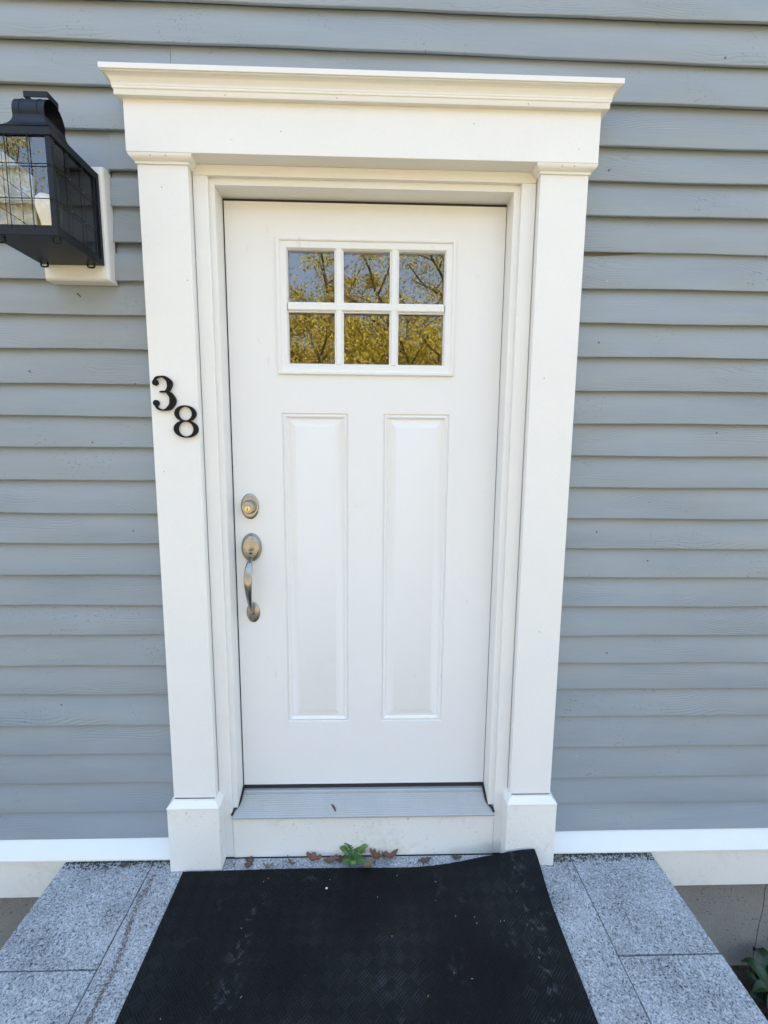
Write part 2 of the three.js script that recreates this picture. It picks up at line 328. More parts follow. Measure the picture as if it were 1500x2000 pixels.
// sloped cap and board along the foot of the wall
for (const [x0, x1] of [[HX0 - 0.02, -0.2345], [1.1185, HX1 + 0.02]]) {
  const prof = [[-0.012, -0.181], [-0.004, -0.1865], [0.041, -0.2265], [0.0425, -0.229], [0.0425, -0.2345], [0.04, -0.2355], [0.0285, -0.2355]];
  const q = []; const n = 12;
  for (let i = 0; i + 1 < prof.length; i++) for (let k = 0; k < n; k++) {
    const a = x0 + (x1 - x0) * k / n, b = x0 + (x1 - x0) * (k + 1) / n, [z, y] = prof[i], [w, u] = prof[i + 1];
    q.push([[a, y, z], [b, y, z], [b, u, w], [a, u, w]]);
  }
  part('water_table_cap', fromTris(q, 0.5), paint, house, 'bright white sloped cap board');
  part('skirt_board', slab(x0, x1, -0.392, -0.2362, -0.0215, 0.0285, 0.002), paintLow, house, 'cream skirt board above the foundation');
}
// a hairline crack with rust down the foundation, right of the landing
part('crack', tube([[2.025, -0.42, -0.021], [2.01, -0.46, -0.021], [2.012, -0.55, -0.021], [2.004, -0.62, -0.021], [2.0, -0.72, -0.021], [1.992, -0.84, -0.021]], 0.0008, 24, 5), std({ color: lin(0.13, 0.105, 0.075), roughness: 1 }), house);
// nail heads and marks on the clapboards
{
  const faceZ = (x, y) => { const yb = Math.max(...(x < 0.4 ? leftRows : rightRows).filter((v) => v <= y)); return -0.019 * (y - yb) / 0.125; };
  const nail = boxUV(new THREE.SphereGeometry(0.0032, 8, 5).scale(1, 1, 0.35), 1);
  const rust = std({ color: lin(0.16, 0.15, 0.13), roughness: 0.8 }), pale = std({ color: lin(0.45, 0.45, 0.4), roughness: 0.8 });
  [[1.206, 1.761, 1], [1.196, 1.574, 0], [1.234, 0.951, 0], [1.19, 2.085, 0], [-0.29, 1.425, 0], [-0.62, 1.46, 0], [-0.44, 1.24, 0], [-0.33, 0.95, 0], [-0.62, 0.33, 0], [1.52, 2.402, 0], [1.62, 1.29, 0], [1.42, 0.85, 0], [1.22, 0.115, 1], [1.3, 0.515, 0]].forEach(([x, y, l]) => {
    const o = part('nail_head', nail, l ? pale : rust, house); o.position.set(x, y, faceZ(x, y));
  });
  part('wire_clip', tube([[-0.449, 1.694, 0.002], [-0.446, 1.692, 0.006], [-0.438, 1.684, 0.004]], 0.0016, 8, 6), darkHole, house);
}

// ---------------------------------------------------------------- door surround
const surround = thing('door_surround', 'white painted door surround with pilasters, plinth blocks and crown moulding', 'door frame', [0, 0, 0], null, 'thing');
const LAND = -0.246;
const LPIL = [-0.219, -0.0745], RPIL = [0.9575, 1.101];
for (const [a, b] of [LPIL, RPIL]) {
  const s = a < 0.4 ? 1 : -1; // inner side
  const pil = part('pilaster', slab(a, b, 0.0185, 2.037, 0.036, 0.0555, 0.0015), paint, surround);
  part('side_board', slab(a + 0.0015, b - 0.0015, 0.0185, 2.037, -0.025, 0.0352, 0.001), paint, pil);
  const pa = a - 0.0155, pb = b + 0.0165;
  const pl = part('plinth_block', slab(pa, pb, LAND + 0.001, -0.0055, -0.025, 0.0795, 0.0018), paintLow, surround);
  part('plinth_cap', moulding([[-0.001, -0.0042], [0.0165, -0.0042], [0.017, -0.0025], [0.0155, 0.0005], [0.003, 0.0135], [0.0005, 0.0165], [0.0005, 0.02], [-0.004, 0.02]], a, b, 0.0645, -0.025, 0.5).translate(0, 0, 0), paint, pl, 'bevelled cap on the plinth block');
  part('capital_moulding', moulding([[-0.004, 2.0345], [0.0035, 2.0345], [0.0042, 2.0385], [0.0048, 2.0405], [0.0062, 2.0415], [0.0105, 2.0435], [0.0145, 2.0475], [0.0172, 2.0525], [0.018, 2.0565], [0.018, 2.06]], a, b, 0.0562, -0.025, 0.6), paint, pil);
}
part('frieze_board', slab(-0.2395, 1.1185, 2.0565, 2.1925, -0.025, 0.0755, 0.002), paint, surround);
{
  const cove = []; for (let i = 0; i <= 8; i++) { const a = (i / 8) * Math.PI / 2; cove.push([0.0195 + 0.0165 * (1 - Math.cos(a)), 2.2125 + 0.0225 * Math.sin(a)]); }
  part('crown_moulding', moulding([[-0.003, 2.1908], [0.0152, 2.1908], [0.0158, 2.192], [0.0158, 2.2025], [0.0168, 2.2045], [0.0182, 2.2052], [0.0192, 2.207], [0.0188, 2.2095], [0.0182, 2.211], ...cove, [0.0375, 2.2365], [0.0375, 2.2375]], -0.2395, 1.1185, 0.0755, -0.025, 0.55), paint, surround);
  part('cornice_cap', moulding([[0.02, 2.2378], [0.04, 2.2378], [0.0408, 2.2388], [0.0408, 2.2512], [0.0398, 2.2522], [-0.06, 2.2545], [-0.093, 2.2555]], -0.2395, 1.1185, 0.0755, -0.025, 0.4), paint, surround, 'thin flat cap on the cornice');
}
// flat casing, then the jamb that steps back to the door
const sillY = (z) => -0.078 + (0.036 - z) * (0.037 / 0.08);
for (const [a, b] of [[-0.0738, -0.0298], [0.9126, 0.9568]]) part('casing', slab(a, b, LAND + 0.001, 2.0265, -0.025, 0.024, 0.0012), paint, surround);
part('head_casing', slab(-0.0738, 0.9568, 2.0268, 2.0563, -0.025, 0.0245, 0.0012), paint, surround);
const jambShape = (x0, x1) => {
  const s = new THREE.Shape([[-0.13, sillY(-0.13) + 0.004], [-0.05, -0.034], [0.0105, sillY(0.0105) + 0.008], [0.0105, 2.0262], [-0.13, 2.0262]].map((p) => new THREE.Vector2(...p)));
  const g = new THREE.ExtrudeGeometry(s, { depth: x1 - x0, bevelEnabled: false }); g.rotateY(-Math.PI / 2); g.translate(x1, 0, 0); return boxUV(g, 1, 1, rnd(), rnd()); };
part('jamb', jambShape(-0.06, -0.0139), paint, surround);
part('jamb', jambShape(0.8934, 0.94), paint, surround);
part('head_jamb', slab(-0.0139, 0.8934, 2.0077, 2.06, -0.13, 0.0105, 0.0008), paint, surround);
for (const [x0, x1, y0, y1] of [[-0.0139, -0.0062, -0.03, 2.0076], [0.8862, 0.8934, -0.03, 2.0076], [-0.0062, 0.8862, 1.996, 2.0076]]) part('weatherstrip', slab(x0, x1, y0, y1, -0.09, -0.0635, 0.0008), rubber, surround, 'dark brown rubber weatherstrip');
for (const [a, b] of [[-0.0139, -0.006], [0.886, 0.8934]]) {
  const q = [], P = [[-0.09, -0.03], [-0.05, -0.033], [0.0, sillY(0) + 0.006], [0.02, sillY(0.02) + 0.002]];
  const s = a < 0 ? -1 : 1;
  part('sill_pad', tube([[a + 0.003, -0.03, -0.058], [a + 0.003, sillY(-0.03) + 0.004, -0.03], [a + 0.003 + s * 0.004, sillY(0.0) + 0.004, 0.0], [a + 0.003 + s * 0.016, sillY(0.016) + 0.004, 0.017], [a + 0.004 + s * 0.021, sillY(0.03) + 0.002, 0.03]], 0.0042, 18, 6), foam, surround);
}
{ // ribbed aluminium threshold
  const pts = []; let z = 0.036;
  pts.push([0.0345, -0.084], [0.036, -0.0835], [0.036, -0.0785]);
  for (let i = 0; i < 11; i++) { const w = 0.0067; pts.push([z - 0.0006, sillY(z - 0.0006)], [z - 0.0038, sillY(z - 0.0038)], [z - 0.0044, sillY(z - 0.0042) - 0.0024], [z - w + 0.0004, sillY(z - w) - 0.0022]); z -= w; }
  pts.push([z, sillY(z)], [z - 0.008, sillY(z) + 0.001], [-0.05, -0.0405], [-0.13, -0.0405]);
  const q = []; for (let i = 0; i + 1 < pts.length; i++) for (let k = 0; k < 8; k++) { const a = -0.0294 + 0.9416 * k / 8, b = -0.0294 + 0.9416 * (k + 1) / 8; q.push([[a, pts[i][1], pts[i][0]], [b, pts[i][1], pts[i][0]], [b, pts[i + 1][1], pts[i + 1][0]], [a, pts[i + 1][1], pts[i + 1][0]]]); }
  part('threshold', fromTris(q, 0, 0.3), aluminium, surround, 'ribbed aluminium threshold');
}
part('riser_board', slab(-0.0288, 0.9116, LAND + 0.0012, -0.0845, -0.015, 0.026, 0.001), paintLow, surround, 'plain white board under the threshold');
{ // corner blemishes: nail holes in the trim
  const hole = boxUV(new THREE.CircleGeometry(0.0016, 8), 1);
  for (const [x, y, z] of [[-0.152, 1.975, 0.0558], [-0.172, 2.049, 0.0735], [-0.13, 2.0495, 0.0735], [1.015, 2.048, 0.0733], [1.05, 2.049, 0.0735], [0.2, 2.118, 0.0758], [0.75, 2.152, 0.0758], [0.05, 2.196, 0.0916], [0.36, 2.197, 0.0916], [0.9, 2.1965, 0.0916], [-0.09, 1.72, 0.0558], [1.0, 1.45, 0.0558], [-0.19, 1.15, 0.0558], [1.03, 0.62, 0.0558]]) { const o = part('nail_hole', hole, std({ color: lin(0.22, 0.19, 0.15), roughness: 1 }), surround); o.position.set(x, y, z); }
}

// ---------------------------------------------------------------- front door
const door = thing('front_door', 'white panelled front door with six small panes', 'door', [0, 0, 0], null, 'thing');
const DZ = -0.06, DX0 = -0.0092, DX1 = 0.8912, DY0 = -0.0233, DY1 = 1.999;
const PAN = [[0.159, 0.3816, 0.2277, 1.344], [0.5008, 0.7252, 0.2277, 1.344]];
const WIN = [0.1513, 0.7332, 1.4696, 1.8955];
{
  const rect = (x0, x1, y0, y1) => [new THREE.Vector2(x0, y0), new THREE.Vector2(x1, y0), new THREE.Vector2(x1, y1), new THREE.Vector2(x0, y1)];
  const s = new THREE.Shape(rect(DX0, DX1, DY0, DY1));
  for (const [a, b, c, d] of PAN) s.holes.push(new THREE.Path(rect(a, b, c, d).reverse()));
  s.holes.push(new THREE.Path(rect(WIN[0] + 0.012, WIN[1] - 0.012, WIN[2] + 0.012, WIN[3] - 0.012).reverse()));
  const g = boxUV(new THREE.ExtrudeGeometry(s, { depth: 0.044, bevelEnabled: false }).translate(0, 0, DZ - 0.044), 1.1);
  part('slab', g, doorPaint, door);
  for (const [a, b, c, d] of PAN) part('raised_panel', nested(a, b, c, d, [[0, DZ], [0.0005, DZ - 0.0045], [0.003, DZ - 0.005], [0.0055, DZ - 0.0025], [0.0085, DZ - 0.001], [0.012, DZ - 0.0018], [0.0145, DZ - 0.0045], [0.0175, DZ - 0.0075], [0.0205, DZ - 0.0082], [0.044, DZ - 0.0022], [0.0455, DZ - 0.0018]], true, 0.35), doorPaint, door);
  // window frame and bars
  const fr = part('window_frame', nested(...WIN, [[0, DZ - 0.001], [0, DZ + 0.006], [0.0015, DZ + 0.0078], [0.008, DZ + 0.0085], [0.0105, DZ + 0.007], [0.0125, DZ + 0.0035], [0.0145, DZ + 0.0032], [0.0305, DZ + 0.0042], [0.0325, DZ + 0.003], [0.0345, DZ - 0.002], [0.0362, DZ - 0.0045], [0.0362, DZ - 0.02]], false, 0.35), doorPaint, door);
  const cols = [[0.1875, 0.3385], [0.3675, 0.5185], [0.5475, 0.6972]], rows = [[1.508, 1.668], [1.6992, 1.8568]];
  const GX0 = WIN[0] + 0.036, GX1 = WIN[1] - 0.036, GY0 = WIN[2] + 0.036, GY1 = WIN[3] - 0.036;
  const barProfile = (w) => [[-w, DZ - 0.0145], [-w, DZ - 0.0035], [-w + 0.0035, DZ - 0.0025], [-w + 0.0045, DZ + 0.002], [-w + 0.0075, DZ + 0.0048], [w - 0.0075, DZ + 0.0048], [w - 0.0045, DZ + 0.002], [w - 0.0035, DZ - 0.0025], [w, DZ - 0.0035], [w, DZ - 0.0145]];
  const runV = (xc, y0, y1) => { const P = barProfile(0.0148), q = []; for (let i = 0; i + 1 < P.length; i++) q.push([[xc + P[i][0], y0, P[i][1]], [xc + P[i + 1][0], y0, P[i + 1][1]], [xc + P[i + 1][0], y1, P[i + 1][1]], [xc + P[i][0], y1, P[i][1]]]); return fromTris(q, 0.4); };
  const runH = (yc, x0, x1) => { const P = barProfile(0.0156), q = []; for (let i = 0; i + 1 < P.length; i++) q.push([[x0, yc + P[i][0], P[i][1] + 0.0009], [x1, yc + P[i][0], P[i][1] + 0.0009], [x1, yc + P[i + 1][0], P[i + 1][1] + 0.0009], [x0, yc + P[i + 1][0], P[i + 1][1] + 0.0009]]); return fromTris(q, 0.4); };
  for (const xc of [0.353, 0.533]) part('glazing_bar', runV(xc, GY0 - 0.0035, GY1 + 0.003), doorPaint, fr);
  part('glazing_bar', runH(1.6836, GX0, GX1), doorPaint, fr);
  for (const [x0, x1] of cols) for (const [y0, y1] of rows) {
    const g2 = new THREE.PlaneGeometry(x1 - x0 + 0.012, y1 - y0 + 0.012, 10, 10), p = g2.attributes.position;
    g2.translate((x0 + x1) / 2, (y0 + y1) / 2, DZ - 0.013);
    part('pane', g2, glass, door);
  }
  part('inner_pane', new THREE.PlaneGeometry(GX1 - GX0, GY1 - GY0).translate((GX0 + GX1) / 2, (GY0 + GY1) / 2, DZ - 0.0195), glass, door);
  part('door_sweep', slab(DX0, DX1, -0.0402, DY0 - 0.0006, DZ - 0.04, DZ - 0.001, 0.0006), rubber, door, 'dark rubber sweep under the door');
}
// dome on an oval plate; section given as [radius 0..1, height]
function ovalDome(cx, cy, hw, hh, z, sec, seg = 40) {
  const g = new THREE.LatheGeometry(sec.map(([r, h]) => new THREE.Vector2(Math.max(r, 0.0001), h)), seg); g.rotateX(Math.PI / 2); g.scale(hw, hh, 1); g.translate(cx, cy, z);
  g.computeVertexNormals(); return boxUV(g, 0.1);
}
{
  const dead = part('deadbolt', ovalDome(0.0441, 1.0272, 0.0305, 0.0445, DZ, [[1, 0], [1, 0.003], [0.97, 0.0048], [0.9, 0.006], [0.78, 0.0075], [0, 0.0082]]), nickel, door, 'oval satin nickel deadbolt plate');
  const cyl = new THREE.LatheGeometry([[0.0245, 0.006], [0.0242, 0.012], [0.0212, 0.03], [0.0198, 0.0325], [0.0185, 0.033], [0.0, 0.0332]].map((p) => new THREE.Vector2(...p)), 36); cyl.rotateX(Math.PI / 2); cyl.translate(0.0441, 1.0262, DZ);
  part('lock_cylinder', boxUV(cyl, 0.1), nickel, dead);
  const plug = new THREE.LatheGeometry([[0.0092, 0.033], [0.009, 0.0345], [0.0078, 0.0348], [0.0074, 0.0342], [0, 0.0344]].map((p) => new THREE.Vector2(...p)), 28); plug.rotateX(Math.PI / 2); plug.translate(0.0441, 1.0225, DZ);
  part('key_plug', boxUV(plug, 0.1), brass, dead);
  const kh = new THREE.Shape(); kh.moveTo(-0.0008, 0.0052); kh.lineTo(0.0008, 0.0052); kh.lineTo(0.0008, -0.0005); kh.lineTo(0.0019, -0.0012); kh.lineTo(0.0019, -0.0052); kh.lineTo(-0.0016, -0.0052); kh.lineTo(-0.0016, -0.0012); kh.lineTo(-0.0008, -0.0004);
  part('keyhole', boxUV(new THREE.ExtrudeGeometry(kh, { depth: 0.0003, bevelEnabled: false }).translate(0.0441, 1.0225, DZ + 0.0345), 1), darkHole, dead);

  const hs = part('handle_plate', ovalDome(0.0462, 0.884, 0.0345, 0.0498, DZ, [[1, 0], [1, 0.006], [0.985, 0.0095], [0.95, 0.0115], [0.915, 0.012], [0.88, 0.0165], [0.82, 0.0192], [0.7, 0.0208], [0.35, 0.0222], [0, 0.0226]]), nickel, door, 'oval domed top plate of the door handle');
  part('latch_slot', boxUV(new RoundedBoxGeometry(0.0115, 0.016, 0.004, 2, 0.0015).translate(0.0468, 0.871, DZ + 0.0205), 1), darkHole, hs);
  part('thumb_latch', sweep([[0.0468, 0.8735, DZ + 0.015, 0.004, 0.002], [0.0468, 0.876, DZ + 0.026, 0.0065, 0.0022], [0.0465, 0.8765, DZ + 0.036, 0.0112, 0.0036], [0.0463, 0.877, DZ + 0.046, 0.0125, 0.0042], [0.0463, 0.8785, DZ + 0.053, 0.0095, 0.0028]], 12, 20), nickel, hs);
  part('grip', sweep([[0.0462, 0.850, DZ + 0.015, 0.0082, 0.0065], [0.0462, 0.8425, DZ + 0.03, 0.0085, 0.0062], [0.0462, 0.826, DZ + 0.048, 0.0122, 0.0062], [0.046, 0.80, DZ + 0.06, 0.0142, 0.0064], [0.0458, 0.768, DZ + 0.0645, 0.0138, 0.0066], [0.0455, 0.733, DZ + 0.059, 0.011, 0.0064], [0.045, 0.70, DZ + 0.046, 0.0082, 0.006], [0.0448, 0.672, DZ + 0.03, 0.0066, 0.0058], [0.0446, 0.654, DZ + 0.014, 0.0068, 0.0064], [0.0446, 0.648, DZ + 0.006, 0.0074, 0.007]], 18, 60), nickel, hs, 'curved satin nickel pull of the door handle');
  part('lower_rose', ovalDome(0.0446, 0.6488, 0.0236, 0.0368, DZ, [[1, 0], [1, 0.003], [0.97, 0.0048], [0.85, 0.0062], [0.5, 0.0078], [0, 0.0085]]), nickel, door, 'small oval lower plate of the door handle');
}

// ---------------------------------------------------------------- house number
function strokeShape(pts, n = 60) { // pts: [x, y, half width]
  const cv = new THREE.SplineCurve(pts.map((p) => new THREE.Vector2(p[0], p[1]))), L = [], R = [];
  for (let i = 0; i <= n; i++) {
    const t = i / n, c = cv.getPoint(t), T = cv.getTangent(t), f = t * (pts.length - 1), k = Math.min(pts.length - 2, Math.floor(f)), m = smooth(0, 1, f - k), w = pts[k][2] * (1 - m) + pts[k + 1][2] * m;
    L.push(new THREE.Vector2(c.x - T.y * w, c.y + T.x * w)); R.unshift(new THREE.Vector2(c.x + T.y * w, c.y - T.x * w));
  }
  return new THREE.Shape([...L, ...R]);
}
const ext = { depth: 0.008, bevelEnabled: true, bevelThickness: 0.0006, bevelSize: 0.0005, bevelSegments: 1, curveSegments: 28 };
{
  const disc = (x, y, r) => { const s = new THREE.Shape(); s.absellipse(x, y, r, r * 1.02, 0, Math.PI * 2); return s; };
  const top = strokeShape([[0.0065, 0.0845, 0.0022], [0.0115, 0.0965, 0.0024], [0.026, 0.1018, 0.0014], [0.0425, 0.0975, 0.0042], [0.0535, 0.083, 0.0078], [0.0495, 0.0655, 0.0056], [0.0375, 0.0572, 0.0016], [0.0225, 0.0562, 0.0014]]);
  const bot = strokeShape([[0.0235, 0.0566, 0.0014], [0.0395, 0.0568, 0.0018], [0.0545, 0.0475, 0.0066], [0.0605, 0.0295, 0.0094], [0.0515, 0.0108, 0.0066], [0.033, 0.0018, 0.0017], [0.0145, 0.0058, 0.0022], [0.0068, 0.0195, 0.0022]]);
  const g = mergeGeometries([new THREE.ExtrudeGeometry([top], ext), new THREE.ExtrudeGeometry([bot], ext).translate(0, 0, 0.00007), new THREE.ExtrudeGeometry([disc(0.0102, 0.0835, 0.0082)], ext).translate(0, 0, 0.00014), new THREE.ExtrudeGeometry([disc(0.0098, 0.0225, 0.0086)], ext).translate(0, 0, 0.00021)].map((q) => boxUV(q, 1)));
  const o = single('house_numeral', g, numeralMat, 'black metal numeral 3 on the left pilaster', 'number'); o.position.set(-0.2096, 1.3375, 0.0568);
  const e8 = new THREE.Shape(); // upper and lower bowl
  const bowl = (cy, rx, ry, ix, iy) => { const s = new THREE.Shape(); s.absellipse(0, cy, rx, ry, 0, Math.PI * 2); const h = new THREE.Path(); h.absellipse(0, cy, ix, iy, 0, Math.PI * 2, true); s.holes.push(h); return s; };
  const g8 = mergeGeometries([new THREE.ExtrudeGeometry([bowl(0.0732, 0.0325, 0.0243, 0.0208, 0.0214)], ext), new THREE.ExtrudeGeometry([bowl(0.0262, 0.037, 0.0262, 0.0238, 0.023)], ext).translate(0, 0, 0.0001)].map((q) => boxUV(q, 1)));
  const o8 = single('house_numeral', g8, numeralMat, 'black metal numeral 8 set below and right of the 3', 'number'); o8.position.set(-0.1132, 1.2562, 0.0568);
}

// ---------------------------------------------------------------- wall lantern on its block
{
  const c = 0.006, B = [-0.5245, -0.3315, 1.7225, 2.0408];
  const q = nested(...B, [[0, -0.012], [0, 0.025], [0.003, 0.031], [c, 0.0335]], true, 0);
  single('mounting_block', q, paint, 'white painted wooden block behind the wall lantern', 'block');
}
const lamp = thing('wall_lantern', 'black metal wall lantern with wired glass panes and a white bulb', 'lantern', [-0.431, 1.764, 0]);
{
  const x0 = -0.084, x1 = 0.0845, z0 = 0.046, z1 = 0.236, H = 0.248;
  const P = (n, g, m = blackIron, par = lamp, l) => part(n, g, m, par, l);
  P('back_plate', slab(x0 - 0.004, x1 + 0.004, 0, H + 0.004, 0.034, z0 - 0.0005, 0.001));
  P('bottom_plate', slab(x0 - 0.004, x1 + 0.004, -0.004, 0.012, z0, z1 + 0.004, 0.0015));
  for (const [x, z] of [[x0, z1], [x1, z1], [x0, z0], [x1, z0]]) {
    const sx = x === x0 ? 1 : -1, sz = z === z1 ? -1 : 1, w = z === z1 ? 0.0135 : 0.011;
    P('corner_post', mergeGeometries([slab(Math.min(x, x + sx * w), Math.max(x, x + sx * w), 0.012, H, Math.min(z, z + sz * 0.002), Math.max(z, z + sz * 0.002), 0), slab(Math.min(x, x + sx * 0.002), Math.max(x, x + sx * 0.002), 0.012, H, Math.min(z + sz * 0.002, z + sz * w), Math.max(z + sz * 0.002, z + sz * w), 0)]));
  }
  const top = P('top_rim', mergeGeometries([slab(x0 - 0.003, x1 + 0.003, H - 0.016, H + 0.004, z1 - 0.002, z1 + 0.003, 0.001), slab(x0 - 0.003, x0 + 0.002, H - 0.016, H + 0.004, z0, z1 - 0.0021, 0.001), slab(x1 - 0.002, x1 + 0.003, H - 0.016, H + 0.004, z0, z1 - 0.0021, 0.001)]));
  P('bottom_rim', mergeGeometries([slab(x0 + 0.0136, x1 - 0.0136, 0.0125, 0.022, z1 - 0.0022, z1 + 0.0005, 0), slab(x0 - 0.0002, x0 + 0.0018, 0.0125, 0.022, z0 + 0.012, z1 - 0.0137, 0), slab(x1 - 0.0018, x1 + 0.0002, 0.0125, 0.022, z0 + 0.012, z1 - 0.0137, 0)]));
  // bell-shaped roof
  const q = [], N = 9, cx = (x0 + x1) / 2, cz = (z0 + z1) / 2 - 0.0, sec = (t) => { const k = Math.pow(1 - t, 2.1), hx = 0.0405 + 0.0475 * k, hz = 0.041 + 0.0585 * k, y = H + 0.003 + t * 0.062; return [[cx - hx, y, cz - hz], [cx + hx, y, cz - hz], [cx + hx, y, cz + hz], [cx - hx, y, cz + hz]]; };
  for (let i = 0; i < N; i++) { const A = sec(i / N), Bq = sec((i + 1) / N); for (let k = 0; k < 4; k++) q.push([A[k], A[(k + 1) % 4], Bq[(k + 1) % 4], Bq[k]]); }
  q.push(sec(1));
  const roofPart = P('roof', fromTris(q, 0.5));
  // barrel-shaped vent on top, open at both ends, with two ribs
  const vg = new THREE.CylinderGeometry(0.042, 0.042, 0.082, 28, 1, true).rotateZ(Math.PI / 2).translate(cx, H + 0.077, cz), vi = new THREE.CylinderGeometry(0.0395, 0.0395, 0.0819, 28, 1, true).rotateZ(Math.PI / 2).translate(cx, H + 0.077, cz);
  P('vent', mergeGeometries([boxUV(vg, 1), boxUV(vi, 1)]), blackIron, roofPart);
  for (const dx of [-0.024, 0.022]) P('vent_rib', boxUV(new THREE.TorusGeometry(0.0421, 0.0012, 6, 30).rotateY(Math.PI / 2).translate(cx + dx, H + 0.077, cz), 1), blackIron, roofPart);
  // flat strap handle
  const sy = H + 0.127;
  P('strap_handle', mergeGeometries([slab(cx - 0.031, cx + 0.032, sy, sy + 0.0145, cz + 0.006, cz + 0.0085, 0.0006), slab(cx + 0.0295, cx + 0.032, sy, sy + 0.0145, cz - 0.036, cz + 0.0059, 0.0006), slab(cx - 0.031, cx - 0.0285, sy, sy + 0.0145, cz - 0.036, cz + 0.0059, 0.0006), slab(cx - 0.0284, cx + 0.0294, sy - 0.012, sy + 0.0145, cz - 0.036, cz - 0.0335, 0.0006)]), blackIron, roofPart);
  // panes and wires
  const pane = (w, h) => new THREE.PlaneGeometry(w, h);
  const front = P('pane', pane(x1 - x0 - 0.006, H - 0.018).translate(cx, H / 2 + 0.004, z1 - 0.0035), thinGlass);
  const sides = [x0 + 0.0035, x1 - 0.0035].map((x) => P('pane', pane(z1 - z0 - 0.008, H - 0.018).rotateY(Math.PI / 2).translate(x, H / 2 + 0.004, cz), sideGlass));
  const wr = 0.0011;
  for (const f of [-0.0285, 0.0275]) P('wire', bar([cx + f, 0.012, z1 + 0.0012], [cx + f, H - 0.004, z1 + 0.0012], wr), blackIron, front);
  for (const y of [0.084, 0.165]) P('wire', bar([x0 + 0.004, y, z1 + 0.0028], [x1 - 0.004, y, z1 + 0.0028], wr), blackIron, front);
  for (const s of [-1, 1]) {
    const x = s < 0 ? x0 - 0.0012 : x1 + 0.0012;
    for (const f of [-0.031, 0.031]) P('wire', bar([x, 0.012, cz + f], [x, H - 0.004, cz + f], wr), blackIron, sides[s < 0 ? 0 : 1]);
    for (const y of [0.084, 0.165]) P('wire', bar([x + s * 0.0017, y, z0 + 0.004], [x + s * 0.0017, y, z1 - 0.004], wr), blackIron, sides[s < 0 ? 0 : 1]);
  }
  const sold = boxUV(new THREE.SphereGeometry(0.0021, 8, 6), 1), solder = std({ color: lin(0.2, 0.2, 0.2), metalness: 0.5, roughness: 0.5 });
  for (const f of [-0.0285, 0.0275]) for (const y of [0.084, 0.165]) P('solder', sold, solder, front).position.set(cx + f, y, z1 + 0.0022);
  for (const f of [-0.031, 0.031]) for (const y of [0.084, 0.165]) P('solder', sold, solder, sides[1]).position.set(x1 + 0.0022, y, cz + f);
  // bulb in its socket
  const bz = cz, by = 0.05;
  const bg = new THREE.LatheGeometry([[0.0145, 0], [0.0165, 0.012], [0.019, 0.028], [0.024, 0.045], [0.0292, 0.062], [0.0302, 0.075], [0.027, 0.09], [0.018, 0.1005], [0.008, 0.1042], [0.0001, 0.105]].map((p) => new THREE.Vector2(...p)), 28);
  bg.scale(0.88, 0.9, 0.88); bg.translate(cx, by - 0.002, bz); const bulb = P('bulb', boxUV(bg, 1), bulbMat, lamp, 'white light bulb, unlit');
  P('socket', boxUV(new THREE.CylinderGeometry(0.016, 0.018, 0.04, 20).translate(cx, by - 0.02, bz), 1), blackIron, bulb);
  // little loops for feet
  for (const [x, z] of [[x0 + 0.014, z0 + 0.016], [x1 - 0.02, z0 + 0.016], [x0 + 0.014, z1 - 0.014], [x1 - 0.012, z1 - 0.014]]) P('foot', tube([[x - 0.009, -0.003, z], [x - 0.009, -0.014, z], [x + 0.009, -0.014, z], [x + 0.009, -0.003, z]], 0.0024, 20, 6));
}

// ---------------------------------------------------------------- granite landing
const landing = thing('granite_landing', 'grey granite landing of flat slabs in front of the door', 'landing');
{
  const s = (x0, x1, z0, z1, l) => part('granite_slab', slab(x0, x1, LAND - 0.055, LAND, z0, z1, 0.0022, 0.5), granite, landing, l);
  s(-0.626, -0.3135, 0.0325, 0.3785); s(-0.6255, -0.3135, 0.383, 1.02); s(-0.625, -0.3135, 1.0245, 1.95);
  s(1.1955, 1.502, 0.0325, 0.3725); s(1.1955, 1.5035, 0.3775, 1.02); s(1.1955, 1.504, 1.0245, 1.95);
  s(-0.31, 1.193, 0.0285, 1.12); s(-0.31, 1.193, 1.1245, 1.95);
  part('landing_base', slab(-0.6, 1.478, GY - 0.05, LAND - 0.0565, 0.0325, 1.92, 0.004, 0.5), granite, landing);
  part('joint_mortar', slab(-0.59, 1.47, LAND - 0.05, LAND - 0.007, 0.04, 1.9, 0, 0.5), std({ color: lin(0.07, 0.06, 0.05), roughness: 1 }), landing);
  part('granite_step', slab(-0.6, 1.478, GY, LAND - 0.3, 1.925, 2.28, 0.004, 0.5), granite, landing);
}
{ // line of dirt left along the edge of the mat
  const g = []; for (let i = 0; i < 1500; i++) { const t = rnd(), z = 0.09 + t * 0.9, x = -0.291 + 0.034 * smooth(0.1, 0.55, z) + 0.004 * Math.sin(z * 23) + (rnd() + rnd() - 1) * 0.013 * (0.4 + noise(z * 30, 3)); g.push(boxUV(new THREE.IcosahedronGeometry(rr(0.0006, 0.0019), 0).scale(1, 0.4, 1.6).translate(x, LAND + 0.0007, z), 1)); }
  const o = single('dirt', mergeGeometries(g), std({ color: lin(0.17, 0.13, 0.1), roughness: 1 }), 'line of brown grit on the granite left of the mat', 'dirt'); o.userData.kind = 'stuff';
}

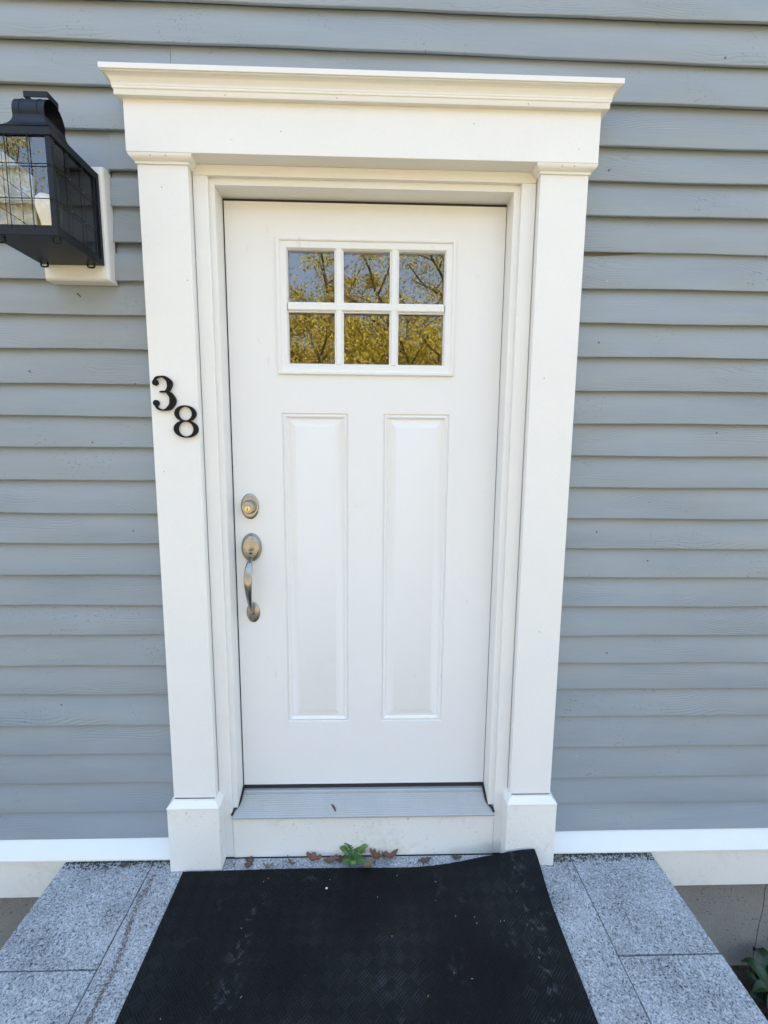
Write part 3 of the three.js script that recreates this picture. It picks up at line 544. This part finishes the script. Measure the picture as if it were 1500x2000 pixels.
{ // moss and grit along the wall, dark colour also standing in for shade there
  const g = []; for (let i = 0; i < 700; i++) { const right = rnd() < 0.55, x = right ? rr(1.12, 1.5) : rr(-0.62, -0.236), z = 0.034 + Math.pow(rnd(), 2.2) * 0.03; g.push(boxUV(new THREE.IcosahedronGeometry(rr(0.0008, 0.0034), 0).scale(1.5, 0.55, 1).rotateY(rr(0, 3)).translate(x, LAND + 0.0006, z), 1)); }
  const o = single('moss_shade', mergeGeometries(g), std({ color: lin(0.075, 0.07, 0.045), roughness: 1 }), 'dark mossy grit and painted shade along the back edge of the granite', 'moss_shade'); o.userData.kind = 'stuff';
}

// ---------------------------------------------------------------- rubber mat with a lifted corner
{
  const X0 = -0.1885, X1 = 1.0535, Z0 = 0.0865, Z1 = 1.34, W = X1 - X0, D = Z1 - Z0;
  const streak = (x, z, pts, w) => { // distance to a wandering line given as [x, z]
    let d = 9; for (let i = 0; i + 1 < pts.length; i++) { const [ax, az] = pts[i], [bx, bz] = pts[i + 1], t = clamp(((x - ax) * (bx - ax) + (z - az) * (bz - az)) / ((bx - ax) ** 2 + (bz - az) ** 2)); d = Math.min(d, Math.hypot(x - ax - t * (bx - ax), z - az - t * (bz - az))); } return Math.exp(-((d / w) ** 2)); };
  const sL = [[0.1, 0.2], [0.092, 0.303], [0.08, 0.36], [0.075, 0.425], [0.066, 0.53], [0.05, 0.7], [0.04, 1.3]], sR = [[0.975, 0.09], [0.962, 0.155], [0.969, 0.29], [0.966, 0.405], [0.94, 0.53], [0.93, 1.3]];
  const t = makeTextures(1024, 1024, (u, v) => {
    const x = X0 + u * W, z = Z0 + v * D;
    const a = (x + z) / 0.05, b = (x - z) / 0.05, cell = (Math.floor(a) + Math.floor(b)) & 1; // basket-weave of fine ridges
    const rid = 0.5 + 0.5 * Math.sin((cell ? a : b) * 6.2832 * 5);
    const n1 = fbm(u, v, 40, 4, 3), n2 = fbm(u, v, 6, 3, 6), n3 = noise(u * 300, v * 300, 300, 300, 4);
    const n4 = fbm(u, v, 110, 3, 21), thin = smooth(0.5, 0.72, n4);
    const scuff = 0.8 * streak(x, z, sL, 0.026) * smooth(0.42, 0.68, n1) * thin + 0.8 * streak(x, z, sR, 0.036) * smooth(0.42, 0.7, n1) * thin + 0.3 * thin * smooth(0.6, 0.75, fbm(u, v, 22, 4, 15)) * smooth(0.45, 0.65, n2) + 0.8 * Math.exp(-(((x - 0.51) / 0.03) ** 2) - (((z - 0.446) / 0.02) ** 2)) * smooth(0.4, 0.65, n1);
    const dust = clamp(scuff * (0.35 + 0.65 * rid) * (0.5 + n3));
    const speck = smooth(0.972, 0.985, noise(u * 260, v * 260, 260, 260, 8)) * smooth(0.42, 0.62, fbm(u, v, 10, 2, 44));
    const tan = streak(x, z, sR, 0.03) * smooth(0.35, 0.05, z);
    const worn = smooth(0.4, 0.7, fbm(u, v, 4, 4, 52)) * rid * (0.4 + 0.9 * n4);
    const e = 0.0055 + 0.003 * (n2 - 0.5) + 0.024 * worn * (cell ? 1 : 0.55) + 0.075 * dust + 0.05 * speck;
    return { c: [e * (1 + 0.5 * tan * dust), e * 1.02, e * (1.08 - 0.3 * tan * dust)], h: 0.35 + 0.5 * rid + 0.1 * n3, r: 0.62 + 0.25 * dust };
  }, 'chr');
  const m = new THREE.MeshPhysicalMaterial({ map: t.map, bumpMap: t.bumpMap, bumpScale: 0.0028, roughnessMap: t.roughnessMap, roughness: 1, specularIntensity: 0.32, side: THREE.DoubleSide });
  const nx = 60, nz = 60, pos = [], uv = [], idx = [];
  const lift = (x, z) => {
    const a = smooth(0.55, 1.06, x), edge = Math.exp(-Math.pow((z - Z0) / 0.085, 1.5));
    return 0.066 * Math.pow(a, 1.25) * edge + 0.006 * Math.exp(-(z - Z0) / 0.05) * (0.6 + 0.4 * Math.sin(x * 5.2)) + 0.0008 * Math.sin(x * 7 + z * 5) + 0.0008;
  };
  const T = 0.006;
  const put = (top) => { for (let j = 0; j <= nz; j++) for (let i = 0; i <= nx; i++) { const x = X0 + W * i / nx, z = Z0 + D * Math.pow(j / nz, 1.5); pos.push(x - 0.01 * smooth(0.9, 1.05, x) * Math.exp(-(z - Z0) / 0.05), LAND + 0.0006 + lift(x, z) + (top ? T : 0), z + 0.0007 * Math.sin(x * 130) * (j === 0)); uv.push((x - X0) / W, (z - Z0) / D); } };
  put(true); put(false);
  const o2 = (nx + 1) * (nz + 1), id = (i, j, k) => k * o2 + j * (nx + 1) + i;
  for (let j = 0; j < nz; j++) for (let i = 0; i < nx; i++) { idx.push(id(i, j, 0), id(i, j + 1, 0), id(i + 1, j, 0), id(i + 1, j, 0), id(i, j + 1, 0), id(i + 1, j + 1, 0)); idx.push(id(i, j, 1), id(i + 1, j, 1), id(i, j + 1, 1), id(i + 1, j, 1), id(i + 1, j + 1, 1), id(i, j + 1, 1)); }
  const rim = (a, b, c, d) => idx.push(a, b, c, b, d, c);
  for (let i = 0; i < nx; i++) { rim(id(i, 0, 0), id(i + 1, 0, 0), id(i, 0, 1), id(i + 1, 0, 1)); rim(id(i + 1, nz, 0), id(i, nz, 0), id(i + 1, nz, 1), id(i, nz, 1)); }
  for (let j = 0; j < nz; j++) { rim(id(0, j + 1, 0), id(0, j, 0), id(0, j + 1, 1), id(0, j, 1)); rim(id(nx, j, 0), id(nx, j + 1, 0), id(nx, j, 1), id(nx, j + 1, 1)); }
  let g = new THREE.BufferGeometry(); g.setAttribute('position', new THREE.Float32BufferAttribute(pos, 3)); g.setAttribute('uv', new THREE.Float32BufferAttribute(uv, 2)); g.setIndex(idx);
  g = toCreasedNormals(g, 0.8);
  single('door_mat', g, m, 'large black ribbed rubber mat with its back right corner curled up', 'mat');
  // seeds, straws and a pebble on the mat
  const bits = []; for (let i = 0; i < 26; i++) { const x = rr(X0 + 0.03, X1 - 0.03), z = Z0 + 0.03 + Math.pow(rnd(), 1.4) * 0.5, l = rr(0.002, 0.006), b = new THREE.BoxGeometry(l, 0.001, 0.0011); b.rotateY(rr(0, 3.1)); b.translate(x, LAND + T + lift(x, z) + 0.0016, z); bits.push(boxUV(b, 1)); }
  single('straw_bits', mergeGeometries(bits), std({ color: lin(0.42, 0.36, 0.24), roughness: 0.9 }), 'tiny pale straw bits scattered over the black mat', 'debris').userData.kind = 'stuff';
  const pb = new THREE.IcosahedronGeometry(0.0042, 1).scale(1, 0.7, 0.8); const pebble = single('pebble', boxUV(pb, 1), std({ color: lin(0.6, 0.6, 0.62), roughness: 0.8 }), 'small white pebble on the black mat', 'pebble'); pebble.position.set(0.3176, LAND + T + lift(0.3176, 0.1606) + 0.004, 0.1606);
}

// ---------------------------------------------------------------- dead leaves, weed, twig
function deadLeaf(len, wid, curl, lobes, fold) {
  const n = 12, pos = [], idx = [], uv = [];
  for (let i = 0; i <= n; i++) {
    const t = i / n, w = wid * Math.pow(Math.sin(Math.PI * clamp(t * 0.94 + 0.04)), 0.7) * (1 - 0.42 * Math.pow(Math.abs(Math.sin(t * Math.PI * lobes)), 3));
    for (let j = -2; j <= 2; j++) { const s = j / 2, x = t * len - len / 2, z = s * w * (1 + rr(-0.16, 0.16)); pos.push(x + rr(-0.001, 0.001), 1.7 * curl * (Math.pow(t - 0.5, 2) * 4) * len + 1.5 * fold * Math.abs(s) * w + rr(-0.0022, 0.0022), z); uv.push(t, s * 0.5 + 0.5); }
  }
  for (let i = 0; i < n; i++) for (let j = 0; j < 4; j++) { const a = i * 5 + j; idx.push(a, a + 1, a + 6, a, a + 6, a + 5); }
  const g = new THREE.BufferGeometry(); g.setAttribute('position', new THREE.Float32BufferAttribute(pos, 3)); g.setAttribute('uv', new THREE.Float32BufferAttribute(uv, 2)); g.setIndex(idx); g.computeVertexNormals(); return g;
}
{
  const leafTex = makeTextures(128, 128, (u, v) => { const f = fbm(u, v, 8, 4, 3), vein = Math.exp(-(((v - 0.5) / 0.03) ** 2)) * 0.3 + 0.15 * smooth(0.8, 1, Math.sin((u * 9 + Math.abs(v - 0.5) * 8) * 6.28)); const e = 0.55 + 0.9 * f + vein; return { c: [e * 0.36, e * 0.36, e * 0.36], h: f }; });
  const tones = [[0.44, 0.28, 0.17], [0.32, 0.18, 0.13], [0.6, 0.44, 0.27], [0.27, 0.18, 0.15], [0.5, 0.25, 0.15]];
  const mats = tones.map((c) => texMat(leafTex, { color: lin(...c), roughness: 0.8, bumpScale: 0.001 }));
  const L = [
    ['reddish brown leaf lying flat, leftmost along the door board', 0.032, 0.05, 0.05, 0.019, 0.05, 1, 0.1, 1.5, 0.003],
    ['pale tan curled leaf scrap at the back edge of the mat', 0.104, 0.074, 0.045, 0.013, 0.25, 2, 0.35, 0.1, 0.006],
    ['dark brown leaf stalk curl between tan scrap and weed', 0.185, 0.062, 0.052, 0.009, 0.3, 0, 0.5, -0.5, 0.006],
    ['large tan rolled leaf left of the weed', 0.262, 0.046, 0.068, 0.019, 0.2, 4, 0.55, -0.25, 0.009],
    ['orange brown leaf tucked against the weed, left side', 0.322, 0.058, 0.062, 0.02, 0.2, 0, 0.5, 0.4, 0.006],
    ['brown lobed leaf under the weed fronds', 0.365, 0.05, 0.06, 0.022, 0.12, 1, 0.3, 0.2, 0.004],
    ['tan torn leaf overhanging the mat right of the weed', 0.456, 0.08, 0.055, 0.022, 0.18, 2, 0.4, 0.9, 0.012],
    ['russet leaf standing on edge right of the weed', 0.484, 0.046, 0.06, 0.02, 0.3, 4, 0.7, -0.4, 0.01],
    ['bright russet lobed leaf, rightmost of the leaf clump', 0.532, 0.046, 0.075, 0.026, 0.22, 4, 0.35, 0.3, 0.01],
    ['small brown leaf behind the weed against the board', 0.428, 0.036, 0.045, 0.018, 0.2, 0, 0.4, -0.6, 0.02],
    ['thin red brown leaf between the clump and the lifted corner', 0.66, 0.055, 0.06, 0.013, 0.1, 1, 0.3, 0.15, 0.004],
    ['small reddish leaf near the lifted mat corner', 0.776, 0.044, 0.045, 0.016, 0.1, 1, 0.2, -0.3, 0.003],
  ];
  for (const [label, x, z, len, wid, curl, tone, fold, turn, up] of L) {
    const o = single('dead_leaf', deadLeaf(len, wid, curl, rr(2.2, 3.4), fold), mats[tone], label, 'leaf', 'dead leaves along the door board');
    o.position.set(x, LAND + up, z); o.scale.setScalar(0.86); o.rotation.set(rr(-0.25, 0.25), turn, rr(-0.1, 0.1));
  }
  const scrap = single('dead_leaf', deadLeaf(0.034, 0.009, 0.2, 2.5, 0.4), mats[3], 'dark torn leaf scrap left of the plinth on the granite', 'leaf', 'dead leaves along the door board'); scrap.position.set(-0.402, LAND + 0.006, 0.058); scrap.rotation.y = 0.5;
  // twig on the threshold
  const tw = single('twig', sweep([[0.322, sillY(0.005) + 0.004, 0.0, 0.0022, 0.0018], [0.33, sillY(0.01) + 0.005, 0.009, 0.0034, 0.0026], [0.336, sillY(0.02) + 0.004, 0.018, 0.0028, 0.002], [0.339, sillY(0.024) + 0.003, 0.022, 0.0012, 0.001]], 7, 10), std({ color: lin(0.1, 0.055, 0.05), roughness: 0.9 }), 'short dark twig lying on the aluminium threshold', 'twig');
  // weed with feathery leaves
  const weed = thing('weed', 'small green feathery weed growing at the board under the door', 'weed', [0.402, LAND, 0.048]);
  const greens = [[0.085, 0.19, 0.035], [0.06, 0.15, 0.03], [0.12, 0.24, 0.05]].map((c) => std({ color: lin(...c), roughness: 0.6 }));
  const frond = (len, rise, m) => {
    const q = []; const at = (t) => [t * len * 0.75, rise * Math.sin(t * 1.7) / Math.sin(1.7) * 1.0, 0];
    const N = 12;
    for (let i = 1; i <= N; i++) {
      const t = i / N, c = at(t), wl = len * 0.25 * Math.pow(Math.sin(Math.PI * clamp(t * 0.86 + 0.06)), 0.8), lw = len * 0.03;
      for (const s of [-1, 1]) { const tip = [c[0] + wl * 0.55, c[1] + wl * 0.2, s * wl], a = [c[0] - lw, c[1], 0], b = [c[0] + lw, c[1], 0], m1 = [c[0] + wl * 0.14 - lw, c[1] + wl * 0.2, s * wl * 0.55], m2 = [c[0] + wl * 0.45 + lw * 0.7, c[1] + wl * 0.16, s * wl * 0.55]; q.push([a, b, m2, m1], [m1, m2, tip]); }
      const p = at((i - 1) / N); q.push([[p[0], p[1], -len * 0.014], [c[0], c[1], -len * 0.012], [c[0], c[1], len * 0.012], [p[0], p[1], len * 0.014]]);
    }
    const e = at(1); q.push([[e[0], e[1], -len * 0.05], [e[0] + len * 0.12, e[1] + len * 0.03, 0], [e[0], e[1], len * 0.05]]);
    return fromTris(q);
  };
  [[0.08, 0.075, 1.9, 0], [0.075, 0.055, 0.25, 2], [0.07, 0.05, 2.9, 0], [0.075, 0.03, -0.7, 1], [0.07, 0.03, -2.3, 1], [0.06, 0.045, 0.9, 0], [0.055, 0.028, -1.5, 2], [0.06, 0.06, 2.4, 1], [0.05, 0.02, -0.2, 0]].forEach(([l, r, a, k]) => { const f = part('frond', frond(l, r), greens[k], weed); f.rotation.y = a; f.scale.setScalar(0.88); });
}

// ---------------------------------------------------------------- plant beside the landing
function strapPlant(name, label, x, z, n, len, group) {
  const t = thing(name, label, 'plant', [x, GY + 0.03, z], group);
  const ms = [[0.014, 0.036, 0.01], [0.024, 0.052, 0.012], [0.01, 0.026, 0.009]].map((c) => std({ color: lin(...c), roughness: 0.5 }));
  for (let i = 0; i < n; i++) {
    const L = len * rr(0.7, 1.1), w = rr(0.016, 0.026), a = (i / n) * 6.283 + rr(-0.3, 0.3), lean = rr(0.5, 1.1), q = [], N = 8;
    const at = (u) => [Math.sin(u * lean * 1.5) * L * 0.62, (Math.sin(Math.min(1.57, u * 2.0)) * 0.62 - 0.28 * u * u * lean) * L, 0];
    for (let k = 0; k < N; k++) { const u = k / N, v = (k + 1) / N, A = at(u), B = at(v), wa = w * Math.pow(Math.sin(Math.PI * (0.12 + 0.86 * u)), 0.7), wb = w * Math.pow(Math.max(0, Math.sin(Math.PI * (0.12 + 0.86 * v))), 0.7); for (const s of [-1, 1]) q.push([A, B, [B[0], B[1] + wb * 0.35, s * wb], [A[0], A[1] + wa * 0.35, s * wa]]); }
    const f = part('leaf', fromTris(q, 0.9), ms[i % 3], t); f.rotation.y = a;
  }
}
strapPlant('strap_leaf_plant', 'dark green strap-leaved plant beside the landing, nearest its right edge', 1.97, 0.16, 22, 0.26, 'plants by the foundation');
strapPlant('strap_leaf_plant', 'dark green strap-leaved plant by the foundation, farther right', 2.2, 0.24, 20, 0.36, 'plants by the foundation');
strapPlant('strap_leaf_plant', 'dark green strap-leaved plant left of the landing', -1.05, 0.3, 18, 0.28, 'plants by the foundation');

// ---------------------------------------------------------------- trees across the drive, mirrored in the glass; outer ones added for warm light
{
  seedState = 777;
  const bark = texMat(makeTextures(256, 256, (u, v) => { const f = fbm(u, v, 16, 4, 3, 4), e = 0.5 + f; return { c: [0.13 * e, 0.1 * e, 0.075 * e], h: f }; }), { roughness: 0.95, bumpScale: 0.02 });
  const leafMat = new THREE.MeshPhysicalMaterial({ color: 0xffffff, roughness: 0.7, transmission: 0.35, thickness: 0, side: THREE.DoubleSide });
  const leafG = new THREE.BufferGeometry();
  leafG.setAttribute('position', new THREE.Float32BufferAttribute([-0.5, 0, 0, 0, 0.08, -0.28, 0.5, 0, 0, -0.5, 0, 0, 0.5, 0, 0, 0, 0.08, 0.28], 3)); leafG.computeVertexNormals();
  const tree = (label, x, z, height, spread, nLeaf, base, leafSize = 0.1, low = 0.22) => {
    const t = thing('leafy_tree', label, 'tree', [x, GY, z], 'trees across the drive');
    const limbs = [], tips = [];
    const grow = (p, d, len, r, depth) => {
      const pts = [p.clone()]; let q = p.clone(), dir = d.clone();
      for (let i = 0; i < 4; i++) { dir.add(new THREE.Vector3(rr(-0.2, 0.2), rr(-0.05, 0.12), rr(-0.2, 0.2))).normalize(); q = q.clone().addScaledVector(dir, len / 4); pts.push(q); if (depth <= 2 || (depth === 3 && i > 0)) tips.push([q.clone(), depth]); }
      limbs.push(sweep(pts.map((v, i) => [v.x, v.y, v.z, r * (1 - 0.13 * i), r * (1 - 0.13 * i)]), depth > 2 ? 8 : 5, depth > 2 ? 10 : 5, new THREE.Vector3(1, 0.01, 0.02)));
      if (depth === 0) return;
      const n = depth > 2 ? 4 : 3;
      for (let i = 0; i < n; i++) { const a = (i / n) * 6.283 + rr(-0.6, 0.6), out = rr(0.55, 1.0), nd = dir.clone().multiplyScalar(0.75).add(new THREE.Vector3(Math.cos(a) * out * spread, rr(0.0, 0.35), Math.sin(a) * out * spread)).normalize(); grow(pts[2 + (i % 3)], nd, len * rr(0.6, 0.78), r * 0.55, depth - 1); }
    };
    grow(new THREE.Vector3(0, 0, 0), new THREE.Vector3(0.05, 1, 0), height * low, height * 0.022, 4);
    part('trunk', mergeGeometries(limbs), bark, t);
    const clumps = tips.filter(() => rnd() < 0.8).map(([p]) => [new THREE.Vector3(p.x + rr(-0.3, 0.3), p.y + rr(-0.3, 0.3), p.z + rr(-0.3, 0.3)), rr(0.1, 0.3)]);
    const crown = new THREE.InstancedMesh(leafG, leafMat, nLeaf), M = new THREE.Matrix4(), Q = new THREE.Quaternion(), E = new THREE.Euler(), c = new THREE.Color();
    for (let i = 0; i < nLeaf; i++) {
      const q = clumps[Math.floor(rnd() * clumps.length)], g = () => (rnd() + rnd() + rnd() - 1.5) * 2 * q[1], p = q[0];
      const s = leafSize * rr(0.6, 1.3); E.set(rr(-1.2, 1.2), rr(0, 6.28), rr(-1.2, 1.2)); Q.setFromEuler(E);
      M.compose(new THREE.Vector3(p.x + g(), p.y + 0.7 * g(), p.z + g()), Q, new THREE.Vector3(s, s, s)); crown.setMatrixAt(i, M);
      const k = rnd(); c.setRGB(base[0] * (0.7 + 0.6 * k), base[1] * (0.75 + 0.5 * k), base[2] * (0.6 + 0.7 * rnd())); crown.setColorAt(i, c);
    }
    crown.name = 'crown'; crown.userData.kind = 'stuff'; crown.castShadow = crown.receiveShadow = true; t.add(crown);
  };
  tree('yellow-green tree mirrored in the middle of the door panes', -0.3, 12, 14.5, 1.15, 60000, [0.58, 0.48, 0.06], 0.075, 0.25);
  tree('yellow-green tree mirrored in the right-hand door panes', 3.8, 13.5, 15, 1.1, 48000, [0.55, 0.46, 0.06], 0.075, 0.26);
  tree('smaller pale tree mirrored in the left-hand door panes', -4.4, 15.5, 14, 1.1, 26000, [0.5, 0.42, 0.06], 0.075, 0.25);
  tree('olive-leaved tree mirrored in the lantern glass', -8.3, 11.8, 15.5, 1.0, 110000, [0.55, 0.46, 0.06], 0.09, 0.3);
  tree('olive-leaved tree standing far left across the drive', -15, 13, 14, 1.0, 30000, [0.5, 0.42, 0.06], 0.13, 0.26);
  tree('pale yellow tree standing far right across the drive', 11, 14, 13, 1.0, 30000, [0.55, 0.45, 0.06], 0.13, 0.26);
  tree('pale yellow tree at the end of the row, beyond the drive', 17, 12, 13, 1.0, 24000, [0.55, 0.45, 0.06], 0.14, 0.26);
}

renderer.render(scene, camera);
